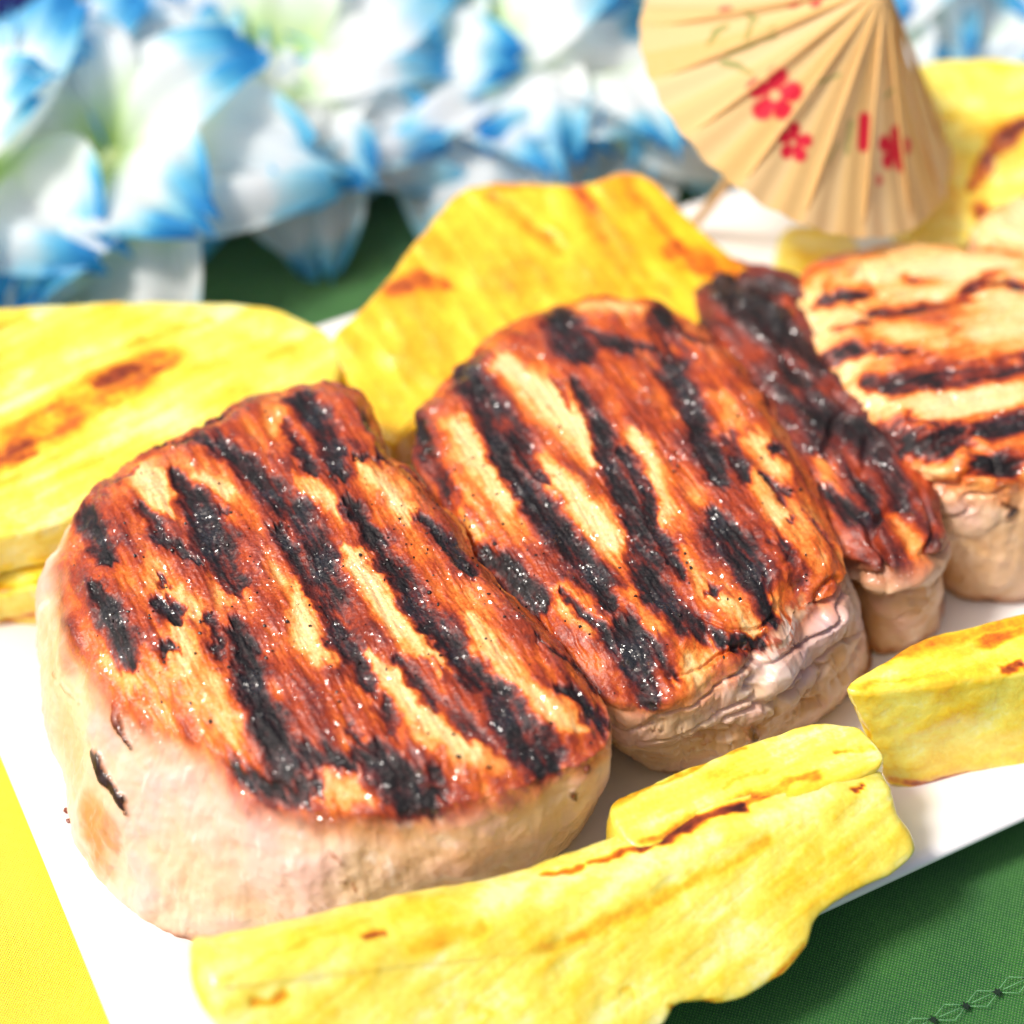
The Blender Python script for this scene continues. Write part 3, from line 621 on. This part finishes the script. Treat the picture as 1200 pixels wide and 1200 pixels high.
pineapple('pineapple_slice', 'grilled pineapple slice with a curved brown mark leaning beside the paper parasol',
    [at_plane(x, y, p6, n6) for x, y in ((1030, 110), (1062, 82), (1110, 67), (1200, 70), (1290, 95), (1310, 190), (1260, 240), (1200, 250), (1140, 285), (1080, 300), (1040, 220))], -n6*.014,
    [([(1145, 215), (1160, 180), (1185, 150), (1200, 140)], [9, 10, 12, 12], .75), ([(1150, 240), (1160, 260)], [10, 10], .7), ([(1100, 190), (1120, 240)], [14, 12], .3)], r=.002, seed=55, n_ang=300, n_top=70, base=.14)
stick_base = None

# ------------------------------------------------------------------ paper parasol
Rr, Hh, NP = .0450, .0385, 16
axis = .75*(-FW)+.66*(.64*RT+.77*UP); axis /= np.linalg.norm(axis)
RC = at(937, 108, .054)
Rr = 206*np.linalg.norm(RC-CAM)/FPX; Hh = 182*np.linalg.norm(RC-CAM)/FPX
ux = np.cross(axis, [0, 1, 0]); ux /= np.linalg.norm(ux); uy = np.cross(axis, ux)
apex = RC+axis*Hh
def cone_pt(a, s):
    """s from 0 at the tip to 1 at the rim; paper sags between the ribs and is pleated"""
    k = a/(2*np.pi)*NP; f = np.abs((k % 1)-.5)*2
    sc = 1-.010*(1-f**2)*s
    lift = -.0006*(1-f)*s+.0003*np.sin(k*4*np.pi)*s
    rad = Rr*s*sc; z = Hh*(1-s)-.0030*np.sin(s*np.pi)+lift
    return RC+rad[..., None]*(np.cos(a)[..., None]*ux+np.sin(a)[..., None]*uy)+z[..., None]*axis
na, ns_ = NP*48, 150
aa = np.linspace(0, 2*np.pi, na, endpoint=False); ss = np.linspace(.02, 1, ns_)
rings = [cone_pt(aa, np.full(na, s)) for s in ss]
Lc = Loft(rings, apex, RC)
Nc = Lc.normals(); Vc = Lc.V
if ((Vc[:10]-RC)@axis).mean() > 0 and (Nc[na*75:na*76]@axis).mean() < 0: Nc = -Nc
pk = Picker(Vc, Nc)
def flower_marks(cx, cy, r, sq=1.):
    o = []
    for k in range(5):
        a = math.radians(72*k-85); o.append(([(cx+.25*r*math.cos(a)*sq, cy+.25*r*math.sin(a)), (cx+.72*r*math.cos(a)*sq, cy+.72*r*math.sin(a))], [r*.22, r*.36], 1))
    return o
reds = flower_marks(907, 110, 31)+flower_marks(932, 166, 21, .8)+flower_marks(1052, 175, 25, .7)+[([(1015, 140), (1014, 172)], [7, 7], 1), ([(1032, 212)], 6, .7), ([(850, 8)], 7, .8), ([(930, 1)], 8, .9), ([(955, 2)], 6, .8)]
cores = [([(907, 110)], 6, 1), ([(932, 168)], 3.5, .9)]
greens = [([(830, 48), (838, 34), (850, 28)], [3, 4, 3], .8), ([(850, 62), (880, 50), (905, 30)], [3, 3, 2], .8), ([(845, 72), (862, 76), (880, 84)], [4, 4, 2], .7), ([(880, 20), (872, 50)], [3, 3], .7), ([(890, 42), (905, 40)], [5, 4], .7),
          ([(960, 100), (985, 90)], [2, 2], .6), ([(1000, 145), (995, 180)], [4, 3], .5), ([(1040, 115), (1050, 105)], [2, 2], .6), ([(870, 12), (885, 22)], [3, 3], .7), ([(970, 190), (985, 170)], [3, 2], .4)]
cr = stroke_field(Vc, pk, reds, None, .3); cc = stroke_field(Vc, pk, cores, None, .4); cg = stroke_field(Vc, pk, greens, None, .5)
cr = np.clip(cr-cc*.8, 0, 1)
fold = np.r_[np.tile((np.floor(aa/(2*np.pi)*NP*2) % 2), ns_), .5, .5]
rv = np.random.RandomState(4).uniform(0, 1, NP); pan = np.r_[np.tile(rv[(np.floor(aa/(2*np.pi)*NP)).astype(int)], ns_), .5, .5]
def paper_material():
    m = Mat('printed_paper')
    f = m.math('ADD', m.math('MULTIPLY', m.attr('fold').outputs['Fac'], .4), m.math('MULTIPLY', m.attr('panel').outputs['Fac'], .6))
    col = m.mix(f, srgb(246, 220, 172), srgb(240, 198, 122))
    nz = m.noise(900, 4); col = m.mix(m.math('MULTIPLY', nz, .25), col, srgb(250, 228, 180))
    col = m.mix(m.attr('green').outputs['Fac'], col, srgb(126, 150, 70))
    col = m.mix(m.attr('red').outputs['Fac'], col, srgb(226, 40, 66))
    m.l(col, m.b.inputs['Base Color']); m.set(Roughness=.6, Specular_IOR_Level=.3)
    tr = m.n('BsdfTranslucent'); m.l(col, tr.inputs[0]); mx = m.n('MixShader'); mx.inputs[0].default_value = .32
    m.l(m.b.outputs[0], mx.inputs[1]); m.l(tr.outputs[0], mx.inputs[2]); m.l(mx.outputs[0], m.out.inputs[0])
    return m.m
um = thing('paper_parasol', 'tan paper cocktail parasol printed with red blossoms, white knob on top', 'cocktail umbrella')
obj('canopy', mesh_from('canopy', Vc, Lc.quads(0, Lc.R-1), None, dict(red=cr, green=cg, fold=fold, panel=pan), Nc, paper_material()), um)
WOOD = simple('pale_bamboo', srgb(214, 170, 104), .55).m
def tube(name, a, b, r0, r1, mat, parent, seg=10, **kw):
    a = np.array(a, float); b = np.array(b, float); d = b-a; d /= np.linalg.norm(d)
    x = np.cross(d, [.3, .8, .52]); x /= np.linalg.norm(x); y = np.cross(d, x); an = np.linspace(0, 2*np.pi, seg, endpoint=False)
    ring = lambda p, r: p+r*(np.cos(an)[:, None]*x+np.sin(an)[:, None]*y)
    L = Loft([ring(a, r0*.6), ring(a+d*r0*.4, r0), ring(b-d*r1*.4, r1), ring(b, r1*.6)], a, b); n = seg; j = np.arange(n); k = (j+1) % n
    t = np.vstack([np.stack([np.full(n, n*4), k, j], 1), np.stack([np.full(n, n*4+1), n*3+j, n*3+k], 1)])
    return obj(name, mesh_from(name, L.V, L.quads(0, 3), t, mat=mat), parent, **kw)
for k in range(NP):
    a = 2*np.pi*k/NP
    p = lambda s: cone_pt(np.array([a]), np.array([s]))[0]-axis*.0009
    tube('rib', p(.06), p(.985), .0005, .0004, WOOD, um, 8)
stick_len = (RC[2]-.012)/axis[2]
foot = RC-axis*stick_len
tube('stick', foot, apex+axis*.001, .0011, .0011, WOOD, um, 12)
tube('collar', RC+axis*(Hh*.25), RC+axis*(Hh*.25+.006), .0028, .0028, WOOD, um, 16)
def lathe(name, prof, org, ax, mat, parent, seg=28):
    x = np.cross(ax, [.3, .8, .52]); x /= np.linalg.norm(x); y = np.cross(ax, x); an = np.linspace(0, 2*np.pi, seg, endpoint=False)
    R = [org+ax*z+r*(np.cos(an)[:, None]*x+np.sin(an)[:, None]*y) for r, z in prof]
    L = Loft(R, R[0].mean(0), R[-1].mean(0)); n = seg; j = np.arange(n); k = (j+1) % n; e = n*(L.R-1)
    t = np.vstack([np.stack([np.full(n, n*L.R), k, j], 1), np.stack([np.full(n, n*L.R+1), e+j, e+k], 1)])
    return obj(name, mesh_from(name, L.V, L.quads(0, L.R-1), t, mat=mat), parent)
lathe('knob', [(.0018, -.0012), (.0034, -.0004), (.0040, .0016), (.0038, .0034), (.0026, .0050), (.0010, .0057)], apex, axis, simple('white_cotton_knob', srgb(240, 238, 235), .6).m, um)

# chunk of pineapple that holds the parasol's stick
fx = project(foot[None])[0]
cs = [(-42, -26), (-5, -36), (40, -28), (52, 4), (36, 32), (-6, 38), (-46, 22)]
CK = at(957, 300, .024)
pineapple('pineapple_chunk', 'small pineapple chunk beneath the paper parasol', px([(957+a, 298+b) for a, b in cs], .024), (0, 0, -.016), [], r=.0018, seed=65, n_ang=200, n_top=40)

# ------------------------------------------------------------------ flower garland
def petal_mesh(seed, Lp=.034, Wp=.030):
    rs = np.random.RandomState(seed); nu, nv = 14, 16; V = []; rad = []; ed = []
    ph = rs.uniform(0, 6, 4); curl = rs.uniform(.35, .75)
    for i in range(nu+1):
        u = i/nu
        wd = Wp*(.14+.86*math.sin(min(1, (u*.97)**.85)*math.pi)**.75)*(1 if u < .5 else 1)
        for j in range(nv+1):
            v = j/nv*2-1
            y = Lp*u*(1+(.16*math.cos(v*7+ph[0])+.12*math.cos(v*15+ph[3]))*max(0, u-.55)); x = v*wd/2
            z = .006*u-curl*.034*max(0, u-.3)**2+.0022*math.sin(v*5+ph[2]+u*3)*u+.0026*math.sin(v*9+ph[1])*u*u-.0016*math.exp(-(v/.12)**2)*u*(1-u)*2
            V.append((x, y+.002, z)); rad.append(u); ed.append(abs(v))
    q = [(i*(nv+1)+j, i*(nv+1)+j+1, (i+1)*(nv+1)+j+1, (i+1)*(nv+1)+j) for i in range(nu) for j in range(nv)]
    me = mesh_from('petal', np.array(V), np.array(q), None, dict(radius=np.array(rad), edge=np.array(ed)), mat=PETAL)
    return me
def petal_material():
    m = Mat('silk_petal')
    r = m.attr('radius').outputs['Fac']; e = m.attr('edge').outputs['Fac']; oi = m.n('ObjectInfo').outputs['Random']
    nz = m.noise(90, 3)
    f = m.math('ADD', r, m.math('MULTIPLY', m.math('POWER', e, 3), .06)); f = m.math('ADD', f, m.math('MULTIPLY', m.math('SUBTRACT', nz, .5), .35))
    f = m.math('ADD', f, m.math('MULTIPLY', m.math('SUBTRACT', oi, .5), .22), clamp=True)
    col = m.ramp(f, [(0, srgb(210, 236, 140)), (.22, srgb(228, 246, 205)), (.42, srgb(248, 251, 250)), (.70, srgb(250, 253, 255)), (.82, srgb(182, 234, 251)), (.93, srgb(112, 204, 243)), (1, srgb(70, 168, 228))])
    m.l(col, m.b.inputs['Base Color']); m.set(Roughness=.7, Specular_IOR_Level=.2)
    tr = m.n('BsdfTranslucent'); m.l(col, tr.inputs[0]); mx = m.n('MixShader'); mx.inputs[0].default_value = .55
    m.l(m.b.outputs[0], mx.inputs[1]); m.l(tr.outputs[0], mx.inputs[2]); m.l(mx.outputs[0], m.out.inputs[0])
    return m.m
PETAL = petal_material(); petals = [petal_mesh(k) for k in range(8)]
CORE = simple('lime_floret', srgb(222, 236, 160), .6).m
lei = thing('flower_garland', 'garland of blue and white silk flowers lying across the table behind the plate', 'garland')
def core_mesh():
    bm = bmesh.new(); o = bmesh.ops.create_icosphere(bm, subdivisions=2, radius=.003)
    for v in o['verts']: v.co.z *= .6; v.co *= 1+.2*math.sin(v.co.x*2600)*math.cos(v.co.y*2300)
    me = bpy.data.meshes.new('flower'); bm.to_mesh(me); bm.free(); me.materials.append(CORE)
    for p in me.polygons: p.use_smooth = True
    return me
core = core_mesh(); rng = random.Random(11)
# centre pixel, height, facing (towards), roll, size
FL = [(128, 208, .034, (-.10, -.55, .8), 20, 1.15), (318, 104, .042, (.12, -.5, .85), 50, 1.15), (342, 172, .030, (.1, -.6, .8), 10, .78), (36, 128, .030, (-.6, -.3, .7), 0, .8), (478, 105, .034, (.1, -.5, .8), 30, .88),
      (575, 92, .040, (-.1, -.6, .8), 5, 1.15), (705, 88, .040, (.2, -.6, .75), 44, 1.15), (795, 105, .028, (.2, -.5, .8), 15, .9), (640, 118, .026, (.1, -.7, .7), 62, .8),
      (-40, 215, .030, (-.6, -.5, .6), 12, 1.0), (440, 40, .034, (.1, -.2, .95), 25, .95), (1120, 20, .034, (.1, -.65, .75), 40, 1.15), (1010, 60, .026, (-.3, -.6, .7), 8, 1.0), (900, 60, .030, (0, -.5, .85), 55, 1.0), (1240, 10, .034, (.4, -.6, .6), 22, 1.05),
      (640, 15, .034, (0, -.1, 1), 48, .95), (775, 35, .034, (.3, -.2, .9), 9, .95), (160, 118, .026, (.2, -.1, 1), 3, .75), (1060, 20, .03, (-.4, -.4, .8), 17, .95)]
cen = []
for fi_, (x, y, z, nrm, roll, sc) in enumerate(FL):
    z = .010+z*.35; p = at(x, y-18, z); cen.append(p)
    nrm = (nrm[0]*.8-.3, nrm[1]*.6, nrm[2]+.35)
    q = Vector(nrm).normalized().to_track_quat('Z', 'Y').to_matrix() @ Matrix.Rotation(math.radians(roll), 3, 'Z')
    f = obj('flower', core, lei); f.location = p; f.rotation_euler = q.to_euler(); f.scale = (sc*1.22,)*3
    for layer in (0, 1):
        for k in range(5):
            pe = obj('petal', petals[rng.randrange(8)], f)
            tilt = math.radians((-4 if layer == 0 else 16)+rng.uniform(-10, 10))
            pe.rotation_euler = (Matrix.Rotation(math.radians(72*k+36*layer+rng.uniform(-9, 9)), 3, 'Z') @ Matrix.Rotation(tilt, 3, 'X') @ Matrix.Rotation(rng.uniform(-.25, .25), 3, 'Y')).to_euler()
            pe.scale = (1, 1, 1) if layer == 0 else (.78, .78, .9)
            pe.location = (0, 0, -.002+.002*layer)
order = sorted(range(len(cen)), key=lambda i: cen[i][0])
cv = bpy.data.curves.new('cord', 'CURVE'); cv.dimensions = '3D'; cv.bevel_depth = .001
sp = cv.splines.new('POLY'); sp.points.add(len(order)-1)
cm = np.array([cen[i] for i in order]); sm = cm.copy()
for _ in range(4): sm[1:-1] = (sm[:-2]+2*sm[1:-1]+sm[2:])/4
for k, p in enumerate(sm): sp.points[k].co = (p[0], p[1], .012, 1)
dg = bpy.data.objects.new('tmp', cv); C.objects.link(dg)
me = bpy.data.meshes.new_from_object(dg.evaluated_get(bpy.context.evaluated_depsgraph_get())); bpy.data.objects.remove(dg); me.name = 'cord'
me.materials.append(simple('white_thread', srgb(230, 235, 235), .8).m); obj('cord', me, lei)

# ------------------------------------------------------------------ openwork row in the green cloth
gc = bpy.data.objects['green_tablecloth']
ZC = .0018
def thread(pts, r=.00006):
    for a, b in zip(pts[:-1], pts[1:]): tube('hem_thread', a, b, r, r, STITCH, gc, 6)
row0, row1 = at(1048, 1214, ZC), at(1228, 1137, ZC); rd = row1-row0; rl = np.linalg.norm(rd); rd /= rl; rp = np.array([-rd[1], rd[0], 0])
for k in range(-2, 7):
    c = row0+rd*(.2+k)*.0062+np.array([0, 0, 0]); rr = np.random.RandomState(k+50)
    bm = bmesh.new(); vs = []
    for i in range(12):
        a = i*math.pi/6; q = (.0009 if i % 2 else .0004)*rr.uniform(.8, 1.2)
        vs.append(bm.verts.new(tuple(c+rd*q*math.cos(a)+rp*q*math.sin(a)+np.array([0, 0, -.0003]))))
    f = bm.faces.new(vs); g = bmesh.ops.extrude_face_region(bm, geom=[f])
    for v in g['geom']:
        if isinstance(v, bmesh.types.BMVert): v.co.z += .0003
    me = bpy.data.meshes.new('eyelet_shade'); bm.to_mesh(me); bm.free(); me.materials.append(HOLE_SHADE); obj('eyelet_shade', me, gc)  # solid dark star; its colour stands in for the shade inside an open hole
    j = lambda: rr.uniform(-.00012, .00012)
    for sg in (-1, 1):
        e = c+rp*sg*.0016
        thread([c+rd*.0006+rp*sg*.0004, e+rd*.0031+rd*j()]); thread([c-rd*.0006+rp*sg*.0004, e-rd*.0031+rd*j()])
    thread([c+rd*.0011, c+rd*.0051+rp*j()])
